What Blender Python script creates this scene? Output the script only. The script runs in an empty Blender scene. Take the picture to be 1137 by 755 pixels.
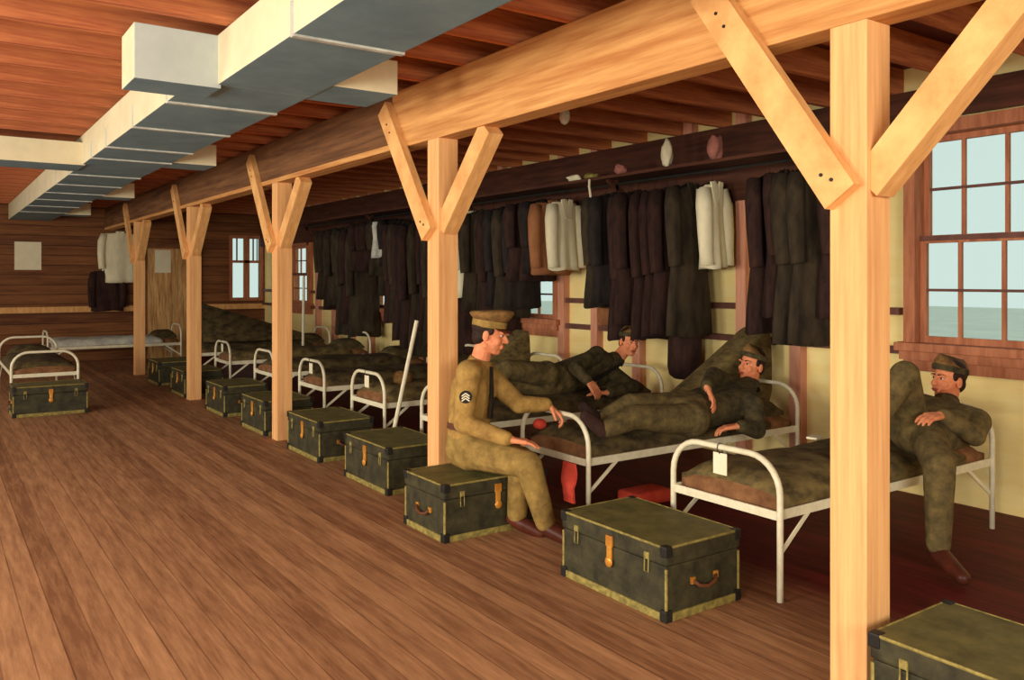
import bpy, bmesh, math, random
from mathutils import Vector as V, Matrix as M4, noise
random.seed(7)
C = bpy.context.scene.collection
PI = math.pi
TH = math.radians(34.9); ST, CT = math.sin(TH), math.cos(TH)
EYE = 1.46; F = 929.0
CR = V((CT, -ST, 0)); CF = V((ST, CT, 0)); UP = V((0, 0, 1))
def P(x, y, z):
    """point at frame pixel (x, y) and depth z in metres"""
    return CR * ((x - 568) / F * z) + CF * z + UP * (EYE - (y - 310) / F * z)

# ------------------------------------------------------------------ materials
def lin(c):
    return tuple(((v/255/12.92) if v/255 <= .04045 else ((v/255+.055)/1.055)**2.4) for v in c) + (1,)
def mat(name, c, rough=.75, c2=None, scale=(8, 8, 8), detail=6, metal=0, bump=0.0, lo=.35, hi=.7):
    m = bpy.data.materials.new(name); m.use_nodes = True
    nt = m.node_tree; b = nt.nodes['Principled BSDF']
    b.inputs['Roughness'].default_value = rough; b.inputs['Metallic'].default_value = metal
    b.inputs['Specular IOR Level'].default_value = .25
    c2 = c2 or tuple(v*.8 for v in c)
    tc = nt.nodes.new('ShaderNodeTexCoord'); mp = nt.nodes.new('ShaderNodeMapping')
    mp.inputs['Scale'].default_value = scale
    n = nt.nodes.new('ShaderNodeTexNoise'); n.inputs['Scale'].default_value = 1; n.inputs['Detail'].default_value = detail
    n.inputs['Roughness'].default_value = .65
    r = nt.nodes.new('ShaderNodeValToRGB')
    r.color_ramp.elements[0].position = lo; r.color_ramp.elements[0].color = lin(c2)
    r.color_ramp.elements[1].position = hi; r.color_ramp.elements[1].color = lin(c)
    L = nt.links.new
    L(tc.outputs['Object'], mp.inputs[0]); L(mp.outputs[0], n.inputs['Vector']); L(n.outputs[0], r.inputs[0]); L(r.outputs[0], b.inputs['Base Color'])
    if bump:
        bp = nt.nodes.new('ShaderNodeBump'); bp.inputs['Strength'].default_value = bump; bp.inputs['Distance'].default_value = .01
        L(n.outputs[0], bp.inputs['Height']); L(bp.outputs[0], b.inputs['Normal'])
    return m
def planks(name, axis, width, cols, gap=.05, rough=.6, grain=(1, 1, 1), gapdark=.35, zone=None):
    """boards laid side by side along an axis, each with its own tone"""
    m = bpy.data.materials.new(name); m.use_nodes = True
    nt = m.node_tree; b = nt.nodes['Principled BSDF']; L = nt.links.new; N = nt.nodes.new
    b.inputs['Roughness'].default_value = rough; b.inputs['Specular IOR Level'].default_value = .2
    tc = N('ShaderNodeTexCoord'); sp = N('ShaderNodeSeparateXYZ'); L(tc.outputs['Object'], sp.inputs[0])
    d = N('ShaderNodeMath'); d.operation = 'DIVIDE'; d.inputs[1].default_value = width; L(sp.outputs[axis], d.inputs[0])
    fl = N('ShaderNodeMath'); fl.operation = 'FLOOR'; L(d.outputs[0], fl.inputs[0])
    fr = N('ShaderNodeMath'); fr.operation = 'FRACT'; L(d.outputs[0], fr.inputs[0])
    wn = N('ShaderNodeTexWhiteNoise'); wn.noise_dimensions = '1D'; L(fl.outputs[0], wn.inputs['W'])
    mp = N('ShaderNodeMapping'); mp.inputs['Scale'].default_value = grain; L(tc.outputs['Object'], mp.inputs[0])
    n = N('ShaderNodeTexNoise'); n.inputs['Scale'].default_value = 1; n.inputs['Detail'].default_value = 7; n.inputs['Roughness'].default_value = .7; L(mp.outputs[0], n.inputs['Vector'])
    a = N('ShaderNodeMath'); a.operation = 'MULTIPLY_ADD'; a.inputs[1].default_value = .2; L(wn.outputs[0], a.inputs[0]); 
    s = N('ShaderNodeMath'); s.operation = 'MULTIPLY_ADD'; s.inputs[1].default_value = 1.0; s.inputs[2].default_value = -.15; L(n.outputs[0], s.inputs[0]); L(s.outputs[0], a.inputs[2])
    def ramp(cs):
        r = N('ShaderNodeValToRGB'); r.color_ramp.elements[0].position = .28; r.color_ramp.elements[0].color = lin(cs[0])
        r.color_ramp.elements[1].position = .78; r.color_ramp.elements[1].color = lin(cs[1]); L(a.outputs[0], r.inputs[0]); return r.outputs[0]
    col = ramp(cols)
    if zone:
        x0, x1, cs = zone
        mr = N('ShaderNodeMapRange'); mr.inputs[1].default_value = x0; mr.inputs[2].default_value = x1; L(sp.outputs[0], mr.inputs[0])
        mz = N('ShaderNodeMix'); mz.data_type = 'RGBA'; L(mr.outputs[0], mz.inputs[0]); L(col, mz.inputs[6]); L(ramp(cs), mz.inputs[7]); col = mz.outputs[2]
    lt = N('ShaderNodeMath'); lt.operation = 'LESS_THAN'; lt.inputs[1].default_value = gap; L(fr.outputs[0], lt.inputs[0])
    mx = N('ShaderNodeMix'); mx.data_type = 'RGBA'; mx.blend_type = 'MULTIPLY'; L(lt.outputs[0], mx.inputs[0]); L(col, mx.inputs[6])
    mx.inputs[7].default_value = (gapdark, gapdark*.9, gapdark*.9, 1)
    L(mx.outputs[2], b.inputs['Base Color'])
    return m
m_floor = planks('floor boards', 0, .11, ((138, 94, 64), (212, 160, 114)), gap=.05, grain=(26, 2.2, 5), gapdark=.62, zone=(2.95, 3.5, ((70, 16, 18), (126, 38, 34))))  # zone: maroon stain under the cots, with shade partly put into the colour
m_ceil = planks('ceiling boards', 1, .14, ((84, 34, 24), (140, 66, 40)), gap=.08, grain=(2, 22, 5))
m_joist = mat('joist wood', (222, 142, 88), .8, (160, 84, 54), (1.6, 20, 26))
m_wallfar = planks('far wall boards', 2, .17, ((96, 56, 34), (158, 104, 58)), gap=.07, grain=(1.5, 3, 22))
m_wallr = mat('cream wall sheathing', (255, 238, 170), .85, (250, 226, 148), (3, 3, 14))
m_walld = mat('wall boards', (150, 100, 62), .85, (110, 70, 44), (3, 3, 14))
m_stud = mat('stud wood', (226, 166, 136), .8, (200, 136, 108), (24, 24, 2))
m_post = mat('post timber', (246, 194, 130), .75, (222, 162, 104), (34, 34, 1.6))
m_brace = mat('brace timber', (244, 192, 124), .75, (214, 156, 94), (26, 6, 6))
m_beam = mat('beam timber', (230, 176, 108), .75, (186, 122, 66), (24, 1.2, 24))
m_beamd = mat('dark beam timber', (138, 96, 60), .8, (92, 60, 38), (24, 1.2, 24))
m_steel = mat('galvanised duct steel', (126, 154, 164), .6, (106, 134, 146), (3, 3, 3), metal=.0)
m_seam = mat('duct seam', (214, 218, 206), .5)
m_duct3 = mat('duct pale lit face', (196, 206, 200), .6, (178, 190, 186), (3, 3, 3))
m_duct2 = mat('duct cream lit side', (232, 222, 184), .6, (214, 204, 168), (3, 3, 3))
m_white = mat('white enamel', (244, 238, 206), .4, (224, 216, 184), (20, 20, 20))
m_olive = mat('olive blanket', (134, 116, 70), .95, (70, 60, 38), (9, 9, 16), bump=.4)
m_olived = mat('dark olive blanket', (108, 92, 56), .95, (54, 46, 30), (9, 9, 16), bump=.4)
m_grey = mat('pale sheet', (226, 224, 206), .9, (170, 172, 164), (6, 6, 6))
m_matt = mat('mattress ticking', (150, 108, 70), .95, (108, 72, 46), (12, 12, 12))
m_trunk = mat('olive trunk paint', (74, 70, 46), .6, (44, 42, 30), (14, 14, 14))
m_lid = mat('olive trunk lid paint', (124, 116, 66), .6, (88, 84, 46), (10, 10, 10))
m_bind = mat('trunk binding', (172, 156, 84), .6, (110, 100, 54), (30, 30, 30))
m_iron = mat('dark iron', (40, 38, 34), .5)
m_brass = mat('brass', (226, 160, 66), .35, (180, 116, 46), metal=.3)
m_leather = mat('brown leather', (110, 66, 40), .6)
m_skin = mat('skin', (236, 158, 112), .6, (218, 132, 92), (30, 30, 30))
m_khaki = mat('khaki shirt cloth', (186, 150, 80), .9, (140, 108, 58), (16, 16, 16), bump=.3)
m_khakip = mat('khaki trouser cloth', (168, 138, 74), .9, (122, 98, 52), (16, 16, 16), bump=.3)
m_uni = mat('dark olive wool', (96, 84, 52), .95, (50, 46, 32), (16, 16, 16), bump=.3)
m_unip = mat('olive drab wool', (128, 110, 66), .95, (78, 68, 44), (16, 16, 16), bump=.3)
m_cap = mat('brown olive cap cloth', (150, 112, 62), .9, (100, 74, 42), (30, 30, 30))
m_tie = mat('dark tie', (44, 38, 34), .8)
m_hair = mat('dark brown hair', (52, 32, 22), .7, (34, 20, 14), (60, 60, 60))
m_lip = mat('lips', (196, 92, 78), .5)
m_eye = mat('eye white', (232, 224, 206), .3); m_iris = mat('iris', (34, 24, 20), .3)
m_shoe = mat('russet shoe leather', (104, 50, 34), .4, (70, 34, 24))
m_red = mat('red cloth', (250, 100, 76), .9, (226, 76, 60), (12, 12, 12))
m_pink = mat('pink towel', (196, 128, 112), .9)
m_paper = mat('paper', (246, 238, 206), .8, (238, 228, 194))
m_shirtw = mat('white shirt cotton', (246, 238, 200), .9, (222, 214, 180), (8, 8, 3))
m_tan = mat('tan garment', (176, 120, 78), .9, (138, 90, 58), (8, 8, 3))
m_coats = [mat('coat wool olive', (74, 62, 44), .95, (40, 34, 26), (12, 12, 4)),
           mat('coat wool brown', (70, 46, 38), .95, (38, 24, 22), (12, 12, 4)),
           mat('coat wool dark', (52, 44, 40), .95, (28, 24, 24), (12, 12, 4))]
m_door = mat('door panel', (246, 200, 132), .8, (160, 112, 66), (20, 20, 2))
m_frame = mat('window frame wood', (198, 130, 92), .7, (158, 96, 66), (24, 24, 3))
m_sash = mat('sash bar', (120, 78, 66), .6)
m_shelf = mat('shelf wood', (96, 56, 38), .8, (64, 36, 26), (20, 2, 20))
def glass():
    m = bpy.data.materials.new('window glass'); m.use_nodes = True; nt = m.node_tree
    for n in list(nt.nodes): nt.nodes.remove(n)
    o = nt.nodes.new('ShaderNodeOutputMaterial'); t = nt.nodes.new('ShaderNodeBsdfTransparent'); t.inputs[0].default_value = (.93, .97, .96, 1)
    g = nt.nodes.new('ShaderNodeBsdfGlossy'); g.inputs['Roughness'].default_value = .45
    mx = nt.nodes.new('ShaderNodeMixShader'); mx.inputs[0].default_value = .05
    nz = nt.nodes.new('ShaderNodeTexNoise'); nz.inputs['Scale'].default_value = 3
    mr = nt.nodes.new('ShaderNodeMapRange'); mr.inputs[3].default_value = .002; mr.inputs[4].default_value = .012
    nt.links.new(nz.outputs[0], mr.inputs[0]); nt.links.new(mr.outputs[0], mx.inputs[0])
    nt.links.new(t.outputs[0], mx.inputs[1]); nt.links.new(g.outputs[0], mx.inputs[2]); nt.links.new(mx.outputs[0], o.inputs[0])
    return m
m_glass = glass()
m_bulb = mat('milk glass bulb', (250, 246, 226), .25)
m_ground = mat('dry ground outside', (214, 214, 200), .9, (196, 198, 186), (1, 1, 1))

# ------------------------------------------------------------------ mesh helpers
def nb(): return bmesh.new()
def box(bm, lo, hi, bev=0, mtx=None):
    lo, hi = V(lo), V(hi)
    r = bmesh.ops.create_cube(bm, size=1)
    vs = r['verts']
    for v in vs: v.co = V((lo[i] + (v.co[i] + .5) * (hi[i] - lo[i]) for i in range(3)))
    if mtx:
        for v in vs: v.co = mtx @ v.co
    if bev:
        es = list({e for v in vs for e in v.link_edges})
        bmesh.ops.bevel(bm, geom=es, offset=bev, segments=2, affect='EDGES', profile=.6)
def frame_of(d):
    d = d.normalized(); a = UP if abs(d.z) < .9 else V((1, 0, 0))
    s = d.cross(a).normalized(); return s, s.cross(d).normalized()
def loft(bm, rings, cap=True, closed=False):
    rs = [[bm.verts.new(p) for p in r] for r in rings]
    n = len(rs[0])
    for a, b in zip(rs[:-1], rs[1:]):
        for i in range(n):
            try: bm.faces.new((a[i], a[(i+1) % n], b[(i+1) % n], b[i]))
            except ValueError: pass
    if cap:
        for r, fl in ((rs[0], True), (rs[-1], False)):
            try: bm.faces.new(list(reversed(r)) if fl else r)
            except ValueError: pass
def tube(bm, pts, r, n=8):
    pts = [V(p) for p in pts]; rings = []
    s = None
    for i, p in enumerate(pts):
        d = (pts[min(i+1, len(pts)-1)] - pts[max(i-1, 0)]).normalized()
        if s is None: s, t = frame_of(d)
        else:
            s = (s - d * s.dot(d)).normalized(); t = s.cross(d).normalized()
        rr = r[i] if isinstance(r, (list, tuple)) else r
        rings.append([p + (s * math.cos(2*PI*k/n) + t * math.sin(2*PI*k/n)) * rr for k in range(n)])
    loft(bm, rings)
def bar(bm, p0, p1, w, h, side=None):
    """square bar from p0 to p1, w along side, h across"""
    p0, p1 = V(p0), V(p1); d = (p1 - p0).normalized()
    s = V(side) if side else frame_of(d)[0]
    s = (s - d * s.dot(d)).normalized(); t = d.cross(s)
    loft(bm, [[p + s * (a*w/2) + t * (b*h/2) for a, b in ((-1, -1), (1, -1), (1, 1), (-1, 1))] for p in (p0, p1)])
def caps(bm, p0, p1, r0, r1, n=14):
    p0, p1 = V(p0), V(p1); d = p1 - p0
    if d.length < 1e-5: d = V((0, 0, 1e-4))
    s, t = frame_of(d); d = d.normalized(); rings = []
    for k in range(1, 6):
        a = PI/2 * (1 - k/6); rings.append((p0 - d * r0 * math.sin(a), r0 * math.cos(a)))
    rings.append((p0, r0)); rings.append((p1, r1))
    for k in range(1, 6):
        a = PI/2 * k/6; rings.append((p1 + d * r1 * math.sin(a), r1 * math.cos(a)))
    loft(bm, [[c + (s * math.cos(2*PI*i/n) + t * math.sin(2*PI*i/n)) * r for i in range(n)] for c, r in rings])
def ell(bm, c, ax, rad, seg=18):
    """ellipsoid at c; ax = three unit axes, rad = three radii"""
    r = bmesh.ops.create_uvsphere(bm, u_segments=seg, v_segments=seg//2 + 2, radius=1)
    for v in r['verts']:
        q = v.co.copy(); v.co = V(c) + ax[0] * (q.x*rad[0]) + ax[1] * (q.y*rad[1]) + ax[2] * (q.z*rad[2])
def obj(name, bm, m, parent=None, loc=None, smooth=False, rot=None):
    me = bpy.data.meshes.new(name)
    bmesh.ops.recalc_face_normals(bm, faces=bm.faces)
    bm.to_mesh(me); bm.free()
    return objm(name, me, m, parent, loc, smooth, rot)
def objm(name, me, m, parent=None, loc=None, smooth=False, rot=None):
    for x in (m if isinstance(m, list) else [m]): me.materials.append(x)
    if smooth:
        for p in me.polygons: p.use_smooth = True
    o = bpy.data.objects.new(name, me); C.objects.link(o)
    if loc is not None: o.location = loc
    if rot: o.rotation_euler = (0, 0, rot)
    if parent: o.parent = parent
    return o
def wobj(name, bm, m, base, parent=None, smooth=False):
    """mesh made in room coordinates, origin moved to base"""
    base = V(base)
    for v in bm.verts: v.co -= base
    return obj(name, bm, m, parent, None if parent else base, smooth)
def remesh(bm, vox, it=6, base=None):
    me = bpy.data.meshes.new('tmp'); bmesh.ops.recalc_face_normals(bm, faces=bm.faces); bm.to_mesh(me); bm.free()
    o = bpy.data.objects.new('tmp', me); C.objects.link(o)
    r = o.modifiers.new('r', 'REMESH'); r.mode = 'VOXEL'; r.voxel_size = vox
    s = o.modifiers.new('s', 'SMOOTH'); s.factor = .5; s.iterations = it
    dg = bpy.context.evaluated_depsgraph_get(); dg.update()
    out = bpy.data.meshes.new_from_object(o.evaluated_get(dg))
    bpy.data.objects.remove(o); bpy.data.meshes.remove(me)
    if base is not None: out.transform(M4.Translation(-V(base)))
    return out
def tag(o, label, cat, group=None, kind=None):
    o['label'] = label; o['category'] = cat
    if group: o['group'] = group
    if kind: o['kind'] = kind
    return o
def thing(name, label, cat, loc=(0, 0, 0), rz=0, group=None):
    o = bpy.data.objects.new(name, None); C.objects.link(o); o.empty_display_size = .1
    o.location = loc; o.rotation_euler = (0, 0, rz)
    return tag(o, label, cat, group)
def struct(name, bm, m, label=None, parent=None, loc=None):
    o = obj(name, bm, m, parent, loc); o['kind'] = 'structure'
    return o
def dup(src, loc, rz, label, group=None):
    r = src.copy(); C.objects.link(r); r.location = loc; r.rotation_euler = (0, 0, rz); r['label'] = label
    if group: r['group'] = group
    for ch in list(src.children):
        c = ch.copy(); C.objects.link(c); c.parent = r
        for g in list(ch.children):
            d = g.copy(); C.objects.link(d); d.parent = c
    return r

# ------------------------------------------------------------------ room shell
XL, XR, YN, YF, HJ, HC = -3.5, 5.5, -3.0, 16.5, 2.72, 2.90
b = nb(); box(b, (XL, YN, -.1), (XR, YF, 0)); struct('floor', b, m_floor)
b = nb(); box(b, (XL-.1, YN-.1, HC), (XR+.1, YF+.1, HC+.08)); ceil = struct('ceiling', b, m_ceil)
proto = None; y = YN + .2
while y < YF - .1:
    if proto is None:
        b = nb(); box(b, (XL, -.025, HJ), (XR, .025, HC)); proto = obj('joist', b, m_joist, ceil); proto.location = (0, y, 0)
    else:
        o = proto.copy(); C.objects.link(o); o.location = (0, y, 0)
    y += .5
b = nb(); box(b, (XL-.1, YN-.1, 0), (XL, YF+.1, HC)); struct('wall_left', b, m_walld)
b = nb(); box(b, (XL, YN-.1, 0), (XR, YN, HC)); struct('wall_near', b, m_walld)

SILL = 1.03
wins = [(2.12, 3.06, 2.42), (7.0, 7.9, 2.06), (10.5, 11.4, 2.06), (14.0, 14.9, 2.06)]
b = nb(); y = YN - .1
for y0, y1, HEAD in wins:
    box(b, (XR, y, 0), (XR+.1, y0, HC)); box(b, (XR, y0, 0), (XR+.1, y1, SILL)); box(b, (XR, y0, HEAD), (XR+.1, y1, HC)); y = y1
box(b, (XR, y, 0), (XR+.1, YF+.1, HC))
wr = struct('wall_right', b, m_wallr)
for y in [1.2, 1.95, 3.55, 4.0, 4.52, 5.1, 5.75, 6.35, 6.88, 8.02, 8.7, 9.3, 9.9, 10.38, 11.52, 12.2, 12.9, 13.6, 15.1, 15.8]:
    b = nb(); box(b, (XR-.08, y-.05, 0), (XR, y+.05, HC)); obj('stud', b, m_stud, wr)
for y0, y1 in [(YN, 2.0), (3.18, 6.9), (8.0, 10.4), (11.5, 13.9), (15.0, YF)]:
    for h in (.975, 1.24):
        b = nb(); box(b, (XR-.06, y0, h-.025), (XR-.001, y1, h+.025)); obj('girt', b, m_sash, wr)
def window_right(n, y0, y1, HEAD):
    b = nb(); X = XR
    for (a0, a1, h0, h1) in ((y0-.07, y0+.01, SILL-.03, HEAD+.07), (y1-.01, y1+.07, SILL-.03, HEAD+.07), (y0-.069, y1+.069, HEAD-.005, HEAD+.08)):
        box(b, (X-.09, a0, h0), (X+.09, a1, h1), .004)
    w = struct('window_%d' % n, b, m_frame)
    b = nb()
    box(b, (X-.14, y0-.11, SILL-.05), (X+.07, y1+.11, SILL+.006), .006); box(b, (X-.11, y0-.09, SILL-.11), (X, y1+.09, SILL-.05), .004); box(b, (X-.09, y0-.07, SILL-.18), (X, y1+.07, SILL-.11), .004)
    obj('window_sill', b, m_frame, w)
    mid = (SILL + HEAD)/2
    for k, (h0, h1, x) in enumerate(((SILL, mid+.02, X+.0), (mid-.02, HEAD, X+.045))):
        b = nb()
        for (a0, a1, c0, c1) in ((y0, y0+.05, h0, h1), (y1-.05, y1, h0, h1), (y0+.05, y1-.05, h0, h0+.05), (y0+.05, y1-.05, h1-.045, h1)):
            box(b, (x-.018, a0, c0), (x+.018, a1, c1))
        for ym in (y1-.27, y1-.54): box(b, (x-.012, ym-.012, h0), (x+.012, ym+.012, h1))
        s = obj('sash', b, m_frame, w)
        b = nb(); hm = (h0+h1)/2; box(b, (x-.014, y0, hm-.009), (x+.014, y1, hm+.009))
        if k == 0: box(b, (x-.026, y0, h1-.03), (x+.012, y1, h1+.004))
        obj('sash_bar', b, m_sash, s)
        b = nb(); box(b, (x-.003, y0+.02, h0+.02), (x+.003, y1-.02, h1-.02)); obj('pane', b, m_glass, s)
for i, (y0, y1, hh) in enumerate(wins): window_right(i+1, y0, y1, hh)
b = nb(); box(b, (XR-.10, 3.2, 2.10), (XR-.082, YF-.02, HJ)); obj('backboard', b, m_shelf, wr)
b = nb(); box(b, (XR-.10, YN+.02, 2.51), (XR-.082, 3.2, HJ)); obj('backboard', b, m_shelf, wr)

# far wall with a narrow window beside the right corner and a door
wx0, wx1 = 4.86, 5.4
b = nb()
box(b, (XL, YF, 0), (wx0, YF+.1, HC)); box(b, (wx1, YF, 0), (XR, YF+.1, HC)); box(b, (wx0, YF, 0), (wx1, YF+.1, 1.1)); box(b, (wx0, YF, 2.26), (wx1, YF+.1, HC))
struct('wall_far', b, m_wallfar)
b = nb()
for (a0, a1, h0, h1) in ((wx0-.06, wx0, 1.04, 2.32), (wx1, wx1+.06, 1.04, 2.32), (wx0, wx1, 2.26, 2.32), (wx0, wx1, 1.04, 1.1), (5.08, 5.19, 1.1, 2.26), (wx0, wx1, 1.78, 1.83)):
    box(b, (a0, YF-.03, h0), (a1, YF+.03, h1))
w = struct('window_5', b, m_frame)
b = nb(); box(b, (wx0, YF-.004, 1.1), (wx1, YF+.004, 2.26)); obj('pane', b, m_glass, w)
for a0, a1 in ((4.93, 4.955), (5.25, 5.275), (5.33, 5.345)):
    b = nb(); box(b, (a0, YF-.03, 1.83), (a1, YF-.01, 2.26)); obj('sash_bar', b, m_sash, w)
b = nb(); box(b, (3.3, YF-.05, 0), (4.16, YF-.001, 2.03), .004)
d = struct('door_1', b, m_door)
b = nb(); box(b, (3.2, YF-.06, 0), (3.3, YF-.001, 2.12)); box(b, (4.16, YF-.06, 0), (4.26, YF-.001, 2.12)); box(b, (3.3, YF-.06, 2.03), (4.16, YF-.001, 2.12)); obj('door_frame', b, m_walld, d)
b = nb(); ell(b, (4.08, YF-.09, 1.0), (V((1,0,0)), V((0,1,0)), UP), (.03, .03, .03)); tube(b, [(4.08, YF-.05, 1.0), (4.08, YF-.09, 1.0)], .012); obj('door_knob', b, m_brass, d, smooth=True)
b = nb(); box(b, (XL, YF-.03, .88), (3.2, YF-.001, .98)); box(b, (4.26, YF-.03, .88), (XR, YF-.001, .98)); struct('trim_1', b, m_brace)
b = nb(); box(b, (XR+.1, -20, -.6), (60, 60, -.5)); struct('ground', b, m_ground)

b = nb(); box(b, (3.43, YF-.056, 1.58), (3.71, YF-.051, 2.0)); tag(obj('paper_notice', b, m_paper), 'white paper notice pinned to the tan door in the far wall', 'notice')
b = nb(); box(b, (1.2, YF-.008, 1.62), (1.6, YF-.002, 2.1)); tag(obj('paper_notice', b, m_paper), 'white paper notice on the far wall left of the white shirt', 'notice')

# ------------------------------------------------------------------ posts, beam
PX0, PX1 = 2.58, 2.72; PXC = 2.65; HB = 2.335
b = nb(); box(b, (PX0, YN+.01, HB), (PX1, 5.12, HJ), .006)
beam = obj('ceiling_beam', b, m_beam); tag(beam, 'pale thick timber beam over the two nearest posts', 'beam')
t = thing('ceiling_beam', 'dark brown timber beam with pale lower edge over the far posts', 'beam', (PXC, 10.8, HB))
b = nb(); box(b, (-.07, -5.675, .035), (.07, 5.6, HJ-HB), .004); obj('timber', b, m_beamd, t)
b = nb(); box(b, (-.075, -5.675, 0), (.075, 5.6, .04), .004); obj('lit_edge', b, m_beam, t)  # pale strip painting the lit lower edge of the dark beam
post_y = [1.62, 4.49, 7.4, 10.49, 13.7]
post_lab = ['nearest square timber post, right of the closest foot locker', 'square timber post directly behind the seated soldier in khaki',
            'third nearest timber post, beside the open floor', 'fourth nearest timber post, far down the aisle', 'farthest timber post, near the white shirt on the far wall']
for i, y in enumerate(post_y):
    t = thing('wooden_post', post_lab[i], 'post', (PXC, y+.07, 0), 0, 'timber posts with angled braces')
    if i == 0:
        b = nb(); box(b, (-.07, -.07, 0), (.07, .07, HB), .004); sh = b
        pm = obj('shaft', sh, m_post, t)
        b = nb(); bar(b, (-.095, .0, 1.74), (-.095, .62, 2.62), .05, .135, side=(1, 0, 0)); far = obj('brace', b, m_brace, t)
        b = nb(); bar(b, (0, -.05, 1.78), (0, -.56, 2.33), .10, .12, side=(1, 0, 0)); near = obj('brace', b, m_brace, t)
        for (yy, hh) in ((.03, 1.80), (.07, 1.82), (.5, 2.44), (.54, 2.50)):
            b = nb(); tube(b, [(-.118, yy, hh), (-.124, yy, hh)], .007); obj('bolt', b, m_iron, far)
    else:
        for s in (pm, far, near):
            c = s.copy(); C.objects.link(c); c.parent = t
            for g in list(s.children):
                d = g.copy(); C.objects.link(d); d.parent = c
# ------------------------------------------------------------------ ducts
t = thing('air_duct', 'long blue-grey sheet metal air duct with side branches under the ceiling', 'duct', (1.4, 7, 2.46))
def dbox(name, lo, hi, mats, parent, sidemat=True):
    b = nb(); box(b, V(lo)-V((1.4, 7, 2.46)), V(hi)-V((1.4, 7, 2.46)), .004)
    o = obj(name, b, mats, parent)
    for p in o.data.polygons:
        if len(mats) > 1 and abs(p.normal.z) < .5: p.material_index = 1  # upright faces turn cream: side light put into the colour
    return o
D2 = [m_steel, m_duct2]
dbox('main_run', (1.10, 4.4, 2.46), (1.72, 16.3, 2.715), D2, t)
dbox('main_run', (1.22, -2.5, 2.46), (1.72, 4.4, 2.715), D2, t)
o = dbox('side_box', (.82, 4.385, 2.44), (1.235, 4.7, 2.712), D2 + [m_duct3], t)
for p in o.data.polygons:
    if p.normal.y < -.5: p.material_index = 2  # box front paler than the underside, light put into its colour
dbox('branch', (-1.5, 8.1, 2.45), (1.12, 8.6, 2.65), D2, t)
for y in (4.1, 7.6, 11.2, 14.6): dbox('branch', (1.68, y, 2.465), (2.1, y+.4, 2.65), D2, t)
for y in (2.0, 3.3, 4.95, 5.9, 6.9, 7.6, 8.9, 9.9, 10.9, 11.9, 13.0, 14.2):
    x0 = 1.10 if y > 4.5 else 1.22
    dbox('seam', (x0-.004, y, 2.45), (1.728, y+.035, 2.6), [m_seam], t)

# ------------------------------------------------------------------ beds
BL, BW = 1.95, .66
def hoop_pts(x, h, w, r=.17, k=7):
    pts = [(x, -w/2, 0), (x, -w/2, h-r)]
    for i in range(1, k): a = PI/2*i/k; pts.append((x, -w/2 + r*(1-math.cos(a)), h-r + r*math.sin(a)))
    pts += [(x, -w/2+r, h), (x, w/2-r, h)]
    for i in range(1, k): a = PI/2*i/k; pts.append((x, w/2 - r + r*math.sin(a), h-r + r*math.cos(a)))
    return pts + [(x, w/2, h-r), (x, w/2, 0)]
def slab(bm, x0, x1, w, z0, z1, seed, amp, nx=40, ny=16, crown=.03, rnd=.05):
    """soft slab: rounded rim, crowned rumpled top"""
    rows = []
    prof = []
    for j in range(ny+1):
        prof.append(-w/2 + w*j/ny)
    def top(x, y):
        ex = min(x-x0, x1-x)/.1; ey = min(y + w/2, w/2 - y)/.09
        e = max(0, min(1, ex)); f = max(0, min(1, ey))
        d = (1-(1-e)**2)*(1-(1-f)**2)
        n = noise.noise(V((x*2.6+seed*7.3, y*3.4, seed)))*amp + noise.noise(V((x*8+seed*3, y*7, seed+5)))*amp*.4
        return z1 - rnd*(1-d) + crown*(1-(2*y/w)**2) + n*d
    g = [[bm.verts.new((x0 + (x1-x0)*i/nx, prof[j], top(x0+(x1-x0)*i/nx, prof[j]))) for j in range(ny+1)] for i in range(nx+1)]
    lowv = {}
    def low(v):
        if v not in lowv: lowv[v] = bm.verts.new((v.co.x, v.co.y, z0 + noise.noise(V((v.co.x*5, v.co.y*5, seed)))*.006))
        return lowv[v]
    for i in range(nx):
        for j in range(ny): bm.faces.new((g[i][j], g[i+1][j], g[i+1][j+1], g[i][j+1]))
    for i in range(nx):
        for j in (0, ny): bm.faces.new((g[i][j], g[i+1][j], low(g[i+1][j]), low(g[i][j])))
    for j in range(ny):
        for i in (0, nx): bm.faces.new((g[i][j], g[i][j+1], low(g[i][j+1]), low(g[i][j])))
    return g
def make_bed(label, blanket, seed):
    t = thing('army_cot', label, 'bed')
    b = nb(); tube(b, hoop_pts(0, .645, BW), .015, 10); obj('foot_hoop', b, m_white, t, smooth=True)
    b = nb(); tube(b, hoop_pts(BL, .70, BW), .015, 10); obj('head_hoop', b, m_white, t, smooth=True)
    for s in (-1, 1):
        b = nb(); box(b, (0, s*(BW/2-.012)-.004, .365), (BL, s*(BW/2-.012)+.004, .41)); box(b, (0, min(s*(BW/2-.012), s*(BW/2-.05)), .365), (BL, max(s*(BW/2-.012), s*(BW/2-.05)), .372))
        obj('side_rail', b, m_white, t)
        for x, x2 in ((.0, .24), (BL, BL-.24)):
            b = nb(); bar(b, (x, s*(BW/2-.01), .2), (x2, s*(BW/2-.02), .37), .006, .022, side=(0, 1, 0)); obj('brace', b, m_white, t)
    for x in (0, BL):
        b = nb(); box(b, (x-.006, -BW/2, .365), (x+.006, BW/2, .405)); obj('cross_bar', b, m_white, t)
    b = nb(); slab(b, .03, BL-.03, BW-.06, .385, .49, seed, .004, crown=.02); obj('mattress', b, m_matt, t, smooth=True)
    b = nb(); slab(b, .05, BL-.28, BW-.02, .415, .507, seed, .022); obj('blanket', b, blanket, t, smooth=True)
    b = nb(); slab(b, BL-.40, BL-.05, BW-.16, .48, .57, seed+9, .01, crown=.045, rnd=.06); obj('pillow', b, m_olived, t, smooth=True)
    return t
BX = 3.16
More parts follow.
